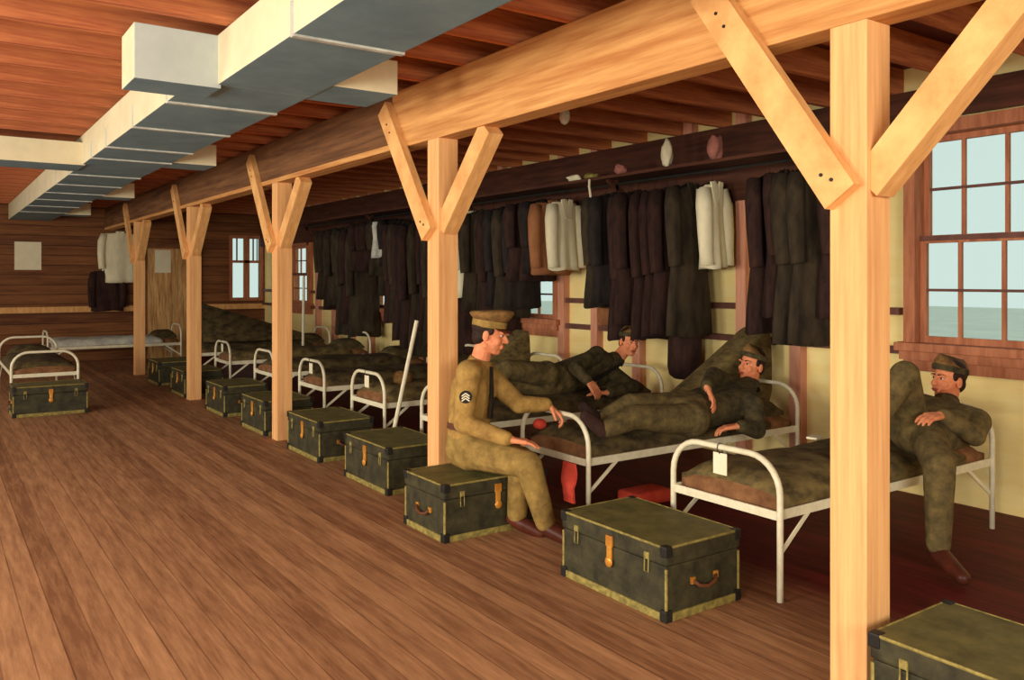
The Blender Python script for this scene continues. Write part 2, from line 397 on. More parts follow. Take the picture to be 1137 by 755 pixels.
bed_specs = [(2.74, 'nearest white tube cot, behind the closest foot locker'),
             (4.08, 'white tube cot with the soldier lying against the slanted backrest'),
             (5.43, 'white tube cot beneath the smiling soldier lying propped on one elbow'),
             (6.74, 'white tube cot with a brown hat lying on its blanket'),
             (8.05, 'white tube cot just to the right of the third nearest post'),
             (9.5, 'white tube cot mostly hidden behind the third nearest post'),
             (11.15, 'distant white tube cot just right of the fourth nearest post'),
             (12.6, 'distant cot under the olive canvas lean-to'),
             ]
beds = []
protos = [make_bed(bed_specs[0][1], m_olive, 1), make_bed(bed_specs[1][1], m_olived, 2), make_bed(bed_specs[2][1], m_olived, 3)]
for i, (y, lab) in enumerate(bed_specs):
    if i < 3: o = protos[i]; o.location = (BX, y, 0); o['group'] = 'white cots along the window wall'
    else: o = dup(protos[(i*2) % 3 if i != 3 else 0], (BX, y, 0), 0, lab)
    o['group'] = 'white cots along the window wall'; beds.append(o)
bl = dup(protos[2], (1.08, 10.72, 0), PI/2, 'white tube cot at the left edge behind a foot locker')
bl['group'] = 'white cots at the far left'
t = make_bed('cot with pale sheet standing across the far end of the aisle', m_grey, 4); t.location = (1.5, 14.9, 0); t['group'] = 'white cots at the far left'
# bed tags
def bed_tag(y, z, yy, lab, w=.055, h=.10, first=[None]):
    if first[0] is None:
        t = thing('bed_tag', lab, 'tag', (0, 0, 0), 0, 'white tags on the cots')
        b = nb(); box(b, (-.002, -.0425, -.135), (.002, .0425, -.03), .0015); obj('card', b, m_paper, t)
        b = nb(); tube(b, [(-.002, 0, -.035), (-.018, .004, -.01), (-.017, 0, .012), (0, 0, .018), (.017, 0, .012), (.018, -.004, -.01), (.002, 0, -.04)], .0022, 6); obj('wire', b, m_iron, t)
        first[0] = t
    else: t = dup(first[0], (0, 0, 0), 0, lab, 'white tags on the cots')
    t.location = (BX, yy, .645)
for i, lab in ((0, 'white tag hanging from the foot hoop of the nearest cot'), (3, 'white tag on the foot of the cot with the brown hat'),
               (4, 'white tag on the foot of the cot right of the third nearest post'), (6, 'white tag on the distant cot right of the fourth nearest post')):
    bed_tag(0, 0, bed_specs[i][0] + .02, lab)

# ------------------------------------------------------------------ foot lockers
TL, TD, TH_ = .70, .46, .32
def make_trunk(label):
    t = thing('foot_locker', label, 'trunk')
    b = nb(); box(b, (-TL/2, -TD/2, .02), (TL/2, TD/2, .235), .006); obj('body', b, m_trunk, t)
    b = nb(); box(b, (-TL/2-.006, -TD/2-.006, .238), (TL/2+.006, TD/2+.006, TH_), .01)
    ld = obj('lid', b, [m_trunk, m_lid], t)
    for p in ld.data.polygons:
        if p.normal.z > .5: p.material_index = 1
    b = nb(); box(b, (-TL/2-.008, -TD/2-.008, 0), (TL/2+.008, -TD/2+.02, .035), .004); box(b, (-TL/2-.008, TD/2-.02, 0), (TL/2+.008, TD/2+.008, .035), .004)
    box(b, (-TL/2-.008, -TD/2, 0), (-TL/2+.02, TD/2, .035), .004); box(b, (TL/2-.02, -TD/2, 0), (TL/2+.008, TD/2, .035), .004)
    obj('bottom_molding', b, m_bind, t)
    b = nb()
    for sx in (-1, 1):
        for sy in (-1, 1): tube(b, [(sx*(TL/2-.001), sy*(TD/2-.001), .03), (sx*(TL/2-.001), sy*(TD/2-.001), .225)], .007, 6)
    for sy in (-1, 1): tube(b, [(-TL/2, sy*(TD/2+.003), TH_-.004), (TL/2, sy*(TD/2+.003), TH_-.004)], .006, 6)
    for sx in (-1, 1): tube(b, [(sx*(TL/2+.003), -TD/2, TH_-.004), (sx*(TL/2+.003), TD/2, TH_-.004)], .006, 6)
    obj('edge_binding', b, m_bind, t)
    for sx in (-1, 1):
        for sy in (-1, 1):
            for z0, z1 in ((.0, .05), (TH_-.045, TH_+.003)):
                b = nb()
                box(b, (sx*TL/2-.03 - .0 if sx > 0 else -TL/2-.011, (sy*TD/2-.03) if sy > 0 else -TD/2-.011, z0), (sx*TL/2+.011 if sx > 0 else -TL/2+.03, sy*TD/2+.011 if sy > 0 else -TD/2+.03, z1), .006)
                obj('corner_cap', b, m_iron, t)
    b = nb(); box(b, (-.022, -TD/2-.016, .235), (.022, -TD/2-.004, .285), .004); box(b, (-.016, -TD/2-.016, .17), (.016, -TD/2-.002, .24), .006)
    ell(b, (0, -TD/2-.014, .165), (V((1,0,0)), V((0,1,0)), UP), (.024, .01, .024), 12)
    obj('hasp', b, m_brass, t)
    for sx in (-1, 1):
        b = nb(); box(b, (sx*.24-.014, -TD/2-.013, .245), (sx*.24+.014, -TD/2-.003, .275), .003); tube(b, [(sx*.24-.012, -TD/2-.008, .25), (sx*.24-.012, -TD/2-.01, .19), (sx*.24+.012, -TD/2-.01, .19), (sx*.24+.012, -TD/2-.008, .25)], .003, 6)
        obj('latch', b, m_bind, t)
        b = nb(); X = sx*(TL/2)
        box(b, (X-.006, -.085, .135), (X+.012 if sx > 0 else X+.006, -.06, .165), .003) if sx > 0 else box(b, (X-.012, -.085, .135), (X+.006, -.06, .165), .003)
        box(b, (min(X, X+sx*.012), .06, .135), (max(X, X+sx*.012), .085, .165), .003)
        h = obj('handle_loop', b, m_brass, t)
        b = nb(); tube(b, [(X+sx*.008, -.07, .15), (X+sx*.022, -.05, .128), (X+sx*.026, 0, .118), (X+sx*.022, .05, .128), (X+sx*.008, .07, .15)], .009, 8); obj('handle', b, m_leather, h, smooth=True)
    return t
trunks = [((2.80, 2.89), -PI/2, 'nearest complete olive foot locker with brass hasp, lighter lid top'),
          ((2.69, 4.235), 0, 'olive foot locker the khaki soldier sits on'),
          ((2.77, 5.45), -PI/2, 'olive foot locker next behind the seated soldier'),
          ((2.78, 6.68), -PI/2, 'olive foot locker at the base of the third nearest post'),
          ((2.80, 8.05), -PI/2, 'olive foot locker just beyond the third nearest post'),
          ((2.80, 9.35), -PI/2, 'olive foot locker just before the fourth nearest post'),
          ((2.82, 11.1), -PI/2, 'small far olive foot locker just beyond the fourth nearest post'),
          ((2.82, 12.5), -PI/2, 'farthest olive foot locker in the row, by the last post'),
          ((2.73, 1.2), -PI/2, 'olive foot locker cut off by the bottom edge, at the foot of the nearest post'),
          ((1.08, 10.42), 0, 'dark foot locker at the foot of the far left cot')]
tp = None
for (p, rz, lab) in trunks:
    if tp is None: tp = make_trunk(lab); tp.location = (p[0], p[1], 0); tp.rotation_euler = (0, 0, rz); o = tp
    else: o = dup(tp, (p[0], p[1], 0), rz, lab)
    o['group'] = 'olive foot lockers at the feet of the cots'

# ------------------------------------------------------------------ garments on the wall rod
RX, RH = 5.13, 2.325
t = thing('clothes_shelf', 'dark board shelf with hanging rod running along the window wall', 'shelf', (RX, 8.2, 2.36))
b = nb(); box(b, (-.17, -5.0, 0), (.285, 5.4, .025)); obj('board', b, m_shelf, t)
b = nb(); tube(b, [(0, -5.0, RH-2.36), (0, 5.4, RH-2.36)], .013, 8); obj('rod', b, m_iron, t)
for y in (-4.7, -2.5, 0, 2.6, 5.1):
    b = nb(); bar(b, (0, y, -.1), (0, y, .005), .03, .03); bar(b, (.285, y, -.25), (-.1, y, .0), .03, .04, side=(0, 1, 0)); obj('bracket', b, m_shelf, t)
def make_garment(name, label, cat, m, length, width, seed, flare=1.0, sleeves=True):
    rnd = random.Random(seed)
    t = thing(name, label, cat)
    n = 28; rings = []; z0 = -.075
    prof = [(0, .05, .035), (.02, .10, .04), (.05, .19, .05), (.08, .225, .055), (.16, .235, .062), (.35, .22, .068), (.5, .21, .07), (.7, .225*flare, .08), (.88, .245*flare, .09), (1.0, .25*flare, .095)]
    for f, w, d in prof:
        r = []
        for k in range(n):
            a = 2*PI*k/n
            rip = 1 + .22*f*math.sin(5*a + seed) + .12*f*math.sin(9*a + seed*2)
            r.append(V((w*width/.47*math.cos(a), d*math.sin(a)*rip, z0 - f*length + (.012*math.sin(3*a+seed) if f == 1 else 0) - .03*abs(math.cos(a))*(f < .05))))
        rings.append(r)
    b = nb(); loft(b, rings, cap=True); obj('garment_body', b, m, t, smooth=True)
    if sleeves:
        for s in (-1, 1):
            x = s*.215*width/.47
            b = nb(); tube(b, [(x*.92, 0, z0-.07), (x*1.08, -.02, z0-.2), (x*1.13, -.035, z0-.4), (x*1.1, -.045, z0-.6), (x*1.07, -.05, z0-.68)], [.06, .068, .062, .056, .058], 12); obj('sleeve', b, m, t, smooth=True)
    b = nb(); tube(b, [(0, 0, .014), (.012, 0, .012), (.018, 0, 0), (.012, 0, -.02), (0, 0, -.035), (0, 0, -.075)], .003, 6)
    tube(b, [(-.18, 0, z0-.07), (0, 0, z0-.005), (.18, 0, z0-.07)], .008, 6); obj('hanger', b, m_iron, t)
    b = nb()
    for side in (-1, 1):
        bar(b, (side*.05, -.045, z0-.01), (side*.012, -.066, z0-.2), .045, .012, side=(1, 0, 0))
    obj('collar', b, m, t)
    return t
G = [make_garment('wool_coat', '', 'coat', m_coats[0], 1.08, .47, 1), make_garment('wool_coat', '', 'coat', m_coats[1], 1.15, .46, 2, 1.08),
     make_garment('wool_coat', '', 'coat', m_coats[2], 1.03, .47, 3), make_garment('wool_coat', '', 'coat', m_coats[0], 1.24, .48, 4, 1.1)]
used = set()
def hang(k, y, lab, grp=None, dx=0, rz=0):
    if k not in used:
        used.add(k); o = G[k]; o['label'] = lab; o.location = (RX+dx, y, RH); o.rotation_euler = (0, 0, rz)
    else: o = dup(G[k], (RX+dx, y, RH), rz, lab)
    if grp: o['group'] = grp
    return o
batches = [(3.42, 4.02, 'dark wool coat in the nearest tight row, left of the nearest post', 'coats left of the nearest post'),
           (4.78, 5.98, 'dark wool coat in the tight row between the two white shirts', 'coats between the white shirts'),
           (6.74, 8.0, 'dark wool coat in the tight row above the khaki soldier', 'coats above the seated soldier'),
           (8.35, 12.2, 'dark wool coat in the distant tight row beyond the seated soldier', 'distant coats along the wall')]
for y0, y1, lab, grp in batches:
    y = y0
    while y <= y1:
        o = hang(random.choice((0, 1, 1, 2, 3)), y, lab, grp, random.uniform(-.05, .04), random.uniform(-.2, .2))
        o.scale = (random.uniform(.9, 1.05), random.uniform(.9, 1.15), random.uniform(.9, 1.08))
        if 6.7 < y < 7.1: o.scale.z = .72
        if 4.9 < y < 5.6: o.scale.z *= 1.12
        if 7.2 < y < 8.1: o.scale.z *= 1.1
        if y > 8.3: o.scale.z = random.uniform(1.15, 1.5)
        if 10.0 < y < 11.0: o.scale.z = .62
        if y > 11.5: o.scale.z = random.uniform(.98, 1.1)
        y += random.uniform(.12, .175)
def single(g, y, dx=0, rz=0): g.location = (RX+dx, y, RH); g.rotation_euler = (0, 0, rz)
single(make_garment('white_shirt', 'long white shirt hanging right of centre, under a pink towel', 'shirt', m_shirtw, .70, .24, 5), 4.60, .045)
single(make_garment('white_shirt', 'white shirt hanging above the soldier propped on his elbow, beside a narrow tan garment', 'shirt', m_shirtw, .70, .34, 6), 6.46)
single(make_garment('tan_shirt', 'tan shirt hanging just left of the middle white shirt', 'shirt', m_tan, .74, .45, 7), 6.60, -.05)
single(make_garment('white_shirt', 'white shirt partly hidden behind the post of the seated soldier', 'shirt', m_shirtw, 1.0, .40, 8), 8.18)
single(make_garment('white_shirt', 'small greyish white shirt in the distant row of coats', 'shirt', m_grey, .5, .3, 9, 1.0, False), 10.15, -.16)
# big white shirt and dark jacket on the far wall
g = make_garment('white_shirt', 'large white shirt hanging on the far wall beside the farthest post', 'shirt', m_shirtw, .92, .60, 11, .98); g.location = (2.82, YF-.14, 2.40)
g = make_garment('dark_jacket', 'dark jacket hanging low under the white shirt on the far wall', 'jacket', m_coats[1], .75, .5, 12); g.location = (2.62, YF-.12, 1.72)
# things on the shelf
def lump(name, lab, cat, c, rad, m, seed, parts=None):
    b = nb(); bmesh.ops.create_icosphere(b, subdivisions=3, radius=1)
    for v in b.verts:
        q = v.co.normalized(); k = 1 + .35*noise.noise(q*1.7 + V((seed, 0, 0))) + .12*noise.noise(q*5 + V((seed, 3, 0)))
        v.co = V((q.x*rad[0]*k, q.y*rad[1]*k, max(-rad[2], q.z*rad[2]*k) + rad[2]))
    return tag(obj(name, b, m, None, c, True), lab, cat)
lump('white_towel', 'crumpled white towel standing on the shelf above the coats', 'towel', (5.05, 4.98, 2.385), (.045, .045, .12), m_shirtw, 1)
lump('pink_towel', 'pink rolled towel on the shelf above the long white shirt', 'towel', (5.1, 4.5, 2.385), (.06, .06, .11), m_pink, 2)
lump('white_cloth', 'small white folded cloth on the shelf, leftmost item above the middle white shirt', 'cloth', (5.05, 6.2, 2.385), (.05, .09, .035), m_shirtw, 3)
lump('yellow_cloth', 'small yellowish folded cloth on the shelf beside the small white one', 'cloth', (5.05, 5.95, 2.385), (.05, .09, .03), m_bind, 4)
lump('pink_cloth', 'small pink folded cloth on the shelf above the tight row of coats', 'cloth', (5.05, 5.55, 2.385), (.05, .06, .05), m_pink, 5)
b = nb(); tube(b, [(4.95, 5.86, 2.37), (4.94, 5.85, 2.3), (4.925, 5.80, 2.15), (4.92, 5.76, 2.02)], .011, 6)
wobj_o = wobj('white_necktie', b, m_shirtw, (4.95, 5.86, 2.37)); tag(wobj_o, 'narrow white tie hanging from the shelf in front of coats', 'tie')
# brown barracks bag
b = nb(); tube(b, [(0, 0, .0), (0, 0, .03), (0, 0, .1), (0, 0, .35), (0, 0, .52), (0, 0, .56), (0, 0, .6)], [.09, .13, .145, .14, .11, .05, .07], 16)
tag(obj('barracks_bag', b, m_coats[1], None, (5.26, 4.98, .62), True), 'brown cloth bag hanging against the cream wall behind the lying soldiers', 'bag')
b = nb(); tube(b, [(0, 0, .0), (0, 0, .03), (0, 0, .1), (0, 0, .28), (0, 0, .42), (0, 0, .46), (0, 0, .5)], [.05, .09, .105, .10, .07, .03, .05], 16)
tag(obj('barracks_bag', b, m_tan, None, (5.28, 5.98, 1.02), True), 'small tan cloth bag hanging on the wall above the propped soldier', 'bag')

# ------------------------------------------------------------------ small things
t = thing('hanging_bulb', 'white glass bulb hanging from the ceiling behind the beam', 'lamp', (3.42, 4.3, 2.66))
b = nb(); tube(b, [(0, 0, .03), (0, 0, -.03)], .004, 6); obj('cord', b, m_iron, t)
b = nb(); tube(b, [(0, 0, -.03), (0, 0, -.06)], .016, 10); obj('socket', b, m_iron, t)
b = nb(); tube(b, [(0, 0, -.055), (0, 0, -.075), (0, 0, -.11), (0, 0, -.15), (0, 0, -.175), (0, 0, -.187)], [.014, .022, .034, .036, .024, .006], 14); obj('glass_bulb', b, m_bulb, t, smooth=True)
# poles
b = nb(); tube(b, [(3.10, 6.22, 0), (3.3, 6.10, 1.12)], .018, 8); tag(wobj('white_pole', b, m_white, (3.10, 6.22, 0)), 'long white pole leaning upright just left of the seated soldier', 'pole')
b = nb(); tube(b, [(4.5, 11.82, 0), (4.52, 11.82, 1.5)], .02, 8); tag(wobj('white_pole', b, m_white, (4.5, 11.82, 0)), 'thin distant white pole standing between far cots', 'pole')
# slanted backrest on the second bed
def wedge(name, lab, cat, m, p0, p1, w, th):
    p0, p1 = V(p0), V(p1); b = nb(); d = (p1-p0).normalized(); s = V((0, 1, 0)); nrm = s.cross(d) * -1
    if nrm.z < 0: nrm = -nrm
    for i in range(1):
        loft(b, [[p0 + d*((p1-p0).length*k/12) + s*(w*(a/10-.5)) + nrm*(zz*th*(.6+.4*math.sin(PI*a/10)) + .008*noise.noise(V((k*.8, a*.7, 3)))) for a, zz in [(q, .5) for q in range(11)] + [(q, -.5) for q in range(10, -1, -1)]] for k in range(13)])
    return tag(wobj(name, b, m, p0, smooth=True), lab, cat)
b = nb()
pr = [(4.22, .515), (4.5, .66), (4.8, .825), (5.1, .99), (5.22, 1.06), (5.27, 1.085), (5.31, 1.07), (5.33, 1.0), (5.34, .8), (5.34, .6), (5.3, .515), (4.8, .515)]
loft(b, [[V((4.8 + (x-4.8)*k, y, .515 + (z-.515)*k + .008*noise.noise(V((x*6, y*6, 2))))) for x, z in pr] for y, k in ((4.13, .96), (4.15, 1), (4.22, 1.0), (4.3, 1.005), (4.36, 1), (4.38, .96))])
o = wobj('backrest_mattress', b, m_olive, (4.8, 4.25, .515), smooth=True); tag(o, 'olive folded mattress propped up as a slanting wedge behind the lying soldier', 'mattress')
mm = o.modifiers.new('bevel', 'BEVEL'); mm.width = .01; mm.segments = 2
o2 = o.copy(); C.objects.link(o2); o2.location = (4.62, 6.93, .515); o2.scale = (.7, .9, .75); o2['label'] = 'olive folded mattress propped at the head of the cot with the brown hat'
# lean-to on far bed
b = nb()
A, B_, D_ = V((3.22, 12.3, 1.10)), V((3.22, 12.95, 1.10)), None
rows = []
for i in range(13):
    f = i/12; row = []
    for j in range(9):
        g = j/8; z = 1.12 - (1.12-.56)*f - .05*math.sin(PI*f)*(1-abs(2*g-1)) ; row.append(b.verts.new((3.2 + 1.75*f, 12.29 + .64*g, z + .012*noise.noise(V((f*6, g*6, 1))))))
    rows.append(row)
for i in range(12):
    for j in range(8): b.faces.new((rows[i][j], rows[i+1][j], rows[i+1][j+1], rows[i][j+1]))
for jj in (0, 8):
    lows = [b.verts.new((r[jj].co.x, r[jj].co.y, .56 - .001*k)) for k, r in enumerate(rows)]
    for i in range(12): b.faces.new((rows[i][jj], rows[i+1][jj], lows[i+1], lows[i]))
tag(wobj('canvas_lean_to', b, m_olived, (3.2, 12.6, .56), smooth=True), 'dark olive canvas draped slanting over a far cot', 'canvas')
# hat on bed D
t = thing('brown_hat', 'brown hat lying on the blanket of the fourth cot', 'hat', P(447, 425, 7.55))
b = nb(); tube(b, [(0, 0, 0), (0, 0, .006)], [.16, .158], 24); obj('brim', b, m_cap, t)
b = nb(); tube(b, [(0, 0, .004), (0, 0, .07), (0, 0, .10), (0, 0, .105), (0, 0, .09)], [.09, .085, .07, .045, .01], 20); obj('crown', b, m_cap, t, smooth=True)
# note on the nearest bed, red things
b = nb(); box(b, (-.045, -.03, 0), (.045, .03, .012), .002); tag(obj('note_pad', b, m_paper, None, (4.18, 2.95, .545), rot=.2), 'small white notepad lying on the blanket of the nearest cot', 'notepad')
q = P(635, 505, 5.02)
b = nb()
rr = []
for i in range(9):
    f = i/8; ww = .055 + .008*math.sin(5*f); 
    if .5 < f < .75: ww -= .008
    z = -.235*f
    rr.append([V((-.008 + .006*math.sin(7*f), -ww, z)), V((.008 + .006*math.sin(7*f), -ww, z)), V((.008 + .006*math.sin(7*f+1), ww, z)), V((-.008 + .006*math.sin(7*f+1), ww, z))])
loft(b, rr); tag(obj('red_towel', b, m_red, None, (3.135, 3.90, .365)), 'bright red towel hanging below the foot rail of the cot beside the seated soldier', 'towel')
b = nb(); box(b, (-.16, -.1, 0), (.16, .1, .09), .03); tag(obj('red_bundle', b, m_red, None, (3.85, 4.0, 0), True), 'flat red cloth bundle on the floor under the second cot', 'bundle')
b = nb(); ell(b, (0, 0, .035), (V((1,0,0)), V((0,1,0)), UP), (.045, .045, .035)); 
tag(obj('red_ball', b, m_red, None, (3.24, 4.33, .49), True), 'small red ball on the cot corner beyond the khaki forearm', 'ball')

# ------------------------------------------------------------------ people
def hand(bm, wrist, d, nrm, side, curl=.5, sc=1.0):
    """palm and five fingers; d = pointing, nrm = out of the palm, side = +1/-1 thumb side"""
    d = d.normalized(); nrm = (nrm - d*nrm.dot(d)).normalized(); t = d.cross(nrm).normalized() * side
    w = wrist
    for k in (-1, -.33, .33, 1): caps(bm, w + t*(.012*k), w + d*(.085*sc) + t*(.030*k*sc), .017*sc, .0135*sc, 10)
    for k, ln in ((1, .072), (.33, .082), (-.33, .077), (-1, .06)):
        p = w + d*(.088*sc) + t*(.030*k*sc)
        a = curl*.5; q1 = p + (d*math.cos(a) + nrm*math.sin(a) + t*(.10*k))*ln*.5*sc
        a = curl*1.3; q2 = q1 + (d*math.cos(a) + nrm*math.sin(a))*ln*.3*sc
        a = curl*1.9; q3 = q2 + (d*math.cos(a) + nrm*math.sin(a))*ln*.22*sc
        caps(bm, p, q1, .0098*sc, .009*sc, 8); caps(bm, q1, q2, .009*sc, .0083*sc, 8); caps(bm, q2, q3, .0083*sc, .0072*sc, 8)
    p = w + d*(.025*sc) + t*(.026*sc); q1 = p + (d*.65 + t*.65 + nrm*.4)*.042*sc; q2 = q1 + (d*.85 + t*.2 + nrm*.5)*.033*sc
    caps(bm, p, q1, .0135*sc, .0105*sc, 8); caps(bm, q1, q2, .0105*sc, .0085*sc, 8)
def person(label, J, m_top, m_bot, cap='overseas', tie=True, grp=None, hair=True, patch=False):
    hc, f, u = J['head'], J['fwd'].normalized(), J['up']
    u = (u - f*u.dot(f)).normalized(); s = f.cross(u).normalized()     # s = the person's right
    ax = (s, f, u)
    sh = (J['shR'] - J['shL']).normalized()
    base = J['base']
    # --- skin: head, neck, hands and the body under the clothes, one mesh
    b = nb()
    H = lambda a, c, d: hc + s*a + f*c + u*d
    ell(b, H(0, -.012, .035), ax, (.073, .093, .083), 22)
    ell(b, H(0, .02, -.03), ax, (.061, .068, .078), 20)
    ell(b, H(0, .055, -.088), ax, (.028, .026, .024), 14)            # chin
    for k in (-1, 1):
        ell(b, H(k*.036, .058, -.026), ax, (.024, .022, .026), 12)      # cheek
        ell(b, H(k*.030, .079, .026), ax, (.028, .012, .010), 10)       # brow
        ell(b, H(k*.075, -.012, -.005), ax, (.010, .020, .032), 12)     # ear
        caps(b, H(k*.05, -.01, -.06), H(k*.022, .045, -.09), .022, .018, 10)  # jaw
    caps(b, H(0, .084, .018), H(0, .108, -.024), .010, .014, 10)       # nose
    for k in (-1, 1): ell(b, H(k*.012, .098, -.027), ax, (.010, .012, .009), 8)
    caps(b, H(-.016, .086, -.053), H(.016, .086, -.053), .009, .009, 8)   # lips
    caps(b, H(-.013, .083, -.064), H(.013, .083, -.064), .009, .009, 8)
    caps(b, J['neck'] - (J['neck']-J['chest']).normalized()*-.0, H(0, -.02, -.05), .058, .055)
    caps(b, J['chest'], J['neck'], .10, .06)
    for k in (-1, 1): caps(b, J['chest'] + sh*(.06*k), J['pel'] + sh*(.05*k), .095, .09)
    caps(b, J['shL'], J['shR'], .058, .058)
    for a in 'LR':
        caps(b, J['sh'+a], J['el'+a], .050, .038); caps(b, J['el'+a], J['wr'+a], .038, .026)
        hd, hn, cu = J['hand'+a]
        nn = hn; thumb = -1 if a == 'L' else 1
        if ('thumb'+a) in J: thumb = J['thumb'+a]
        caps(b, J['wr'+a], J['wr'+a] + hd.normalized()*.02, .026, .024, 10)
        hand(b, J['wr'+a] + hd.normalized()*.012, hd, nn, thumb, cu)
        caps(b, J['pel'], J['hip'+a], .09, .078); caps(b, J['hip'+a], J['kn'+a], .072, .052); caps(b, J['kn'+a], J['an'+a], .050, .034)
        caps(b, J['an'+a], J['an'+a].lerp(J['toe'+a], .8), .034, .03)
    body = objm('person', remesh(b, .0045, 4, base), m_skin, None, base, True)
    tag(body, label, 'person', grp)
    # --- clothes
    b = nb()
    caps(b, J['shL'], J['shR'], .078, .078)
    for k in (-1, 1):
        caps(b, J['chest'] + sh*(.075*k), J['pel'].lerp(J['chest'], .22) + sh*(.055*k), .115, .108)
        caps(b, J['neck'].lerp(J['chest'], .35), J['sh'+('R' if k > 0 else 'L')], .07, .07)
    caps(b, J['neck'].lerp(J['chest'], .12), J['chest'], .072, .11)
    for a in 'LR':
        mid = J['el'+a]
        caps(b, J['sh'+a], mid, .074, .056); caps(b, mid, J['wr'+a].lerp(mid, .06), .057, .044)
    objm('shirt', remesh(b, .007, 5, base), m_top, body, None, True)
    # collar
    b = nb(); cd = (hc - J['neck']).normalized(); c0 = J['neck'].lerp(J['chest'], .03)
    ss, tt = frame_of(cd)
    for (r0, z0, z1) in ((.068, -.03, .028),):
        loft(b, [[c0 + cd*z + (ss*math.cos(2*PI*k/20) + tt*math.sin(2*PI*k/20))*r for k in range(20)] for r, z in ((r0+.012, z0), (r0, z1), (r0-.008, z1), (r0-.004, z0))], cap=False)
    objm('collar', _mesh(b, base), m_top, body, None, True)
    b = nb()
    caps(b, J['hipL'], J['hipR'], .115, .115); caps(b, J['pel'], J['pel'].lerp(J['chest'], .3), .125, .118)
    for k in (-1, 1): caps(b, J['pel'] + sh*(.05*k), J['pel'].lerp(J['chest'], .3) + sh*(.05*k), .112, .112)
    for a in 'LR':
        caps(b, J['hip'+a], J['kn'+a], .104, .076); caps(b, J['kn'+a], J['an'+a].lerp(J['kn'+a], .10), .077, .058)
    objm('trousers', remesh(b, .008, 5, base), m_bot, body, None, True)
    for a in 'LR':
        b = nb(); an, to = J['an'+a], J['toe'+a]; d = (to - an); 
        caps(b, an, an.lerp(to, .35), .045, .043); caps(b, an.lerp(to, .2), to, .046, .036); caps(b, an - d*.18, an.lerp(to, .3), .036, .04)
        objm('shoe', remesh(b, .006, 4, base), J.get('shoe', m_shoe), body, None, True)
    # face details
    for k in (-1, 1):
        b = nb(); ell(b, H(k*.030, .074, .010), ax, (.0115, .009, .0065), 12); e = objm('eye', _mesh(b, base), m_eye, body, None, True)
        b = nb(); ell(b, H(k*.030, .082, .010), ax, (.0055, .004, .0065), 10); objm('iris', _mesh(b, base), m_iris, e, None, True)
        b = nb(); caps(b, H(k*.014, .091, .029), H(k*.045, .081, .031), .0042, .0032, 8); objm('eyebrow', _mesh(b, base), m_hair, body, None, True)
    b = nb(); caps(b, H(-.019, .092, -.056), H(.019, .092, -.056), .0048, .0048, 8); caps(b, H(-.013, .091, -.063), H(.013, .091, -.063), .005, .005, 8); objm('mouth', _mesh(b, base), m_lip, body, None, True)
    if hair:
        b = nb(); ell(b, H(0, -.026, .046), ax, (.0785, .088, .082), 22); ell(b, H(0, -.05, -.015), ax, (.068, .055, .06), 18)
        for k in (-1, 1): ell(b, H(k*.068, .012, .03), ax, (.010, .022, .028), 10)
        objm('hair', remesh(b, .006, 3, base), m_hair, body, None, True)
    if cap == 'overseas':
        b = nb(); rings = []
        for z, wx, ly in ((.052, .081, .108), (.075, .082, .110), (.10, .066, .108), (.125, .034, .098), (.135, .012, .085)):
            r = []
            for k in range(28):
                a = 2*PI*k/28; r.append(H(wx*math.cos(a), -.008 + ly*math.sin(a), z + .012*math.cos(2*a)*-1*(z > .09) + .012*math.sin(a)))
            rings.append(r)
        loft(b, rings); o = objm('cap', _mesh(b, base), m_cap, body, None, True)
        b = nb(); loft(b, [[H(w*math.cos(2*PI*k/28), -.008 + l*math.sin(2*PI*k/28), z + .012*math.sin(2*PI*k/28)) for k in range(28)] for w, l, z in ((.083, .110, .050), (.0855, .113, .056), (.0855, .113, .08), (.082, .109, .086))], cap=False); objm('cap_band', _mesh(b, base), m_uni, o, None, True)
    elif cap == 'service':
        b = nb(); ring = lambda w, l, z, dy=0, tilt=.0: [H(w*math.cos(2*PI*k/30), dy + l*math.sin(2*PI*k/30), z + tilt*math.sin(2*PI*k/30)) for k in range(30)]
        loft(b, [ring(.081, .103, .085, -.01), ring(.095, .120, .108, -.008, .008), ring(.108, .134, .128, -.005, .016), ring(.100, .126, .142, -.005, .018), ring(.05, .06, .150, -.005, .012)])
        o = objm('cap', _mesh(b, base), m_cap, body, None, True)
        b = nb(); loft(b, [ring(.080, .101, .045, -.01), ring(.0825, .1045, .050, -.01), ring(.083, .105, .085, -.01), ring(.080, .102, .092, -.01)]); objm('cap_band', _mesh(b, base), m_khakip, o, None, True)
        b = nb()
        arcs = []
        for (rr, dz) in ((0, 0), (.03, -.012), (.05, -.026), (.05, -.030), (.03, -.016), (0, -.005)):
            arcs.append([H((.079+rr*.25)*math.sin(a), -.008 + (.101+rr)*math.cos(a) if True else 0, .052 + dz*math.cos(a)) for a in [(-1.15 + 2.3*k/14) for k in range(15)]])
        rs = [[b.verts.new(p) for p in r] for r in arcs]
        for i in range(len(rs)):
            a_, c_ = rs[i], rs[(i+1) % len(rs)]
            for k in range(14): b.faces.new((a_[k], a_[k+1], c_[k+1], c_[k]))
        objm('visor', _mesh(b, base), m_shoe, o, None, True)
    if tie:
        fr = sh.cross(J['neck'] - J['chest']).normalized()
        fr = fr if fr.dot(J['front']) > 0 else -fr
        b = nb(); p0 = J['neck'].lerp(J['chest'], .05) + fr*.078; p1 = J['chest'].lerp(J['pel'], .12) + fr*.125; p2 = J['chest'].lerp(J['pel'], .4) + fr*.128
        sv = sh
        loft(b, [[p + sv*(w*a) + fr*(.007*c) for a, c in ((-1, -1), (1, -1), (1, 1), (-1, 1))] for p, w in ((p0, .016), (p0.lerp(p1, .12), .012), (p1, .022), (p2, .027))])
        objm('necktie', _mesh(b, base), m_tie, body, None, False)
    return body
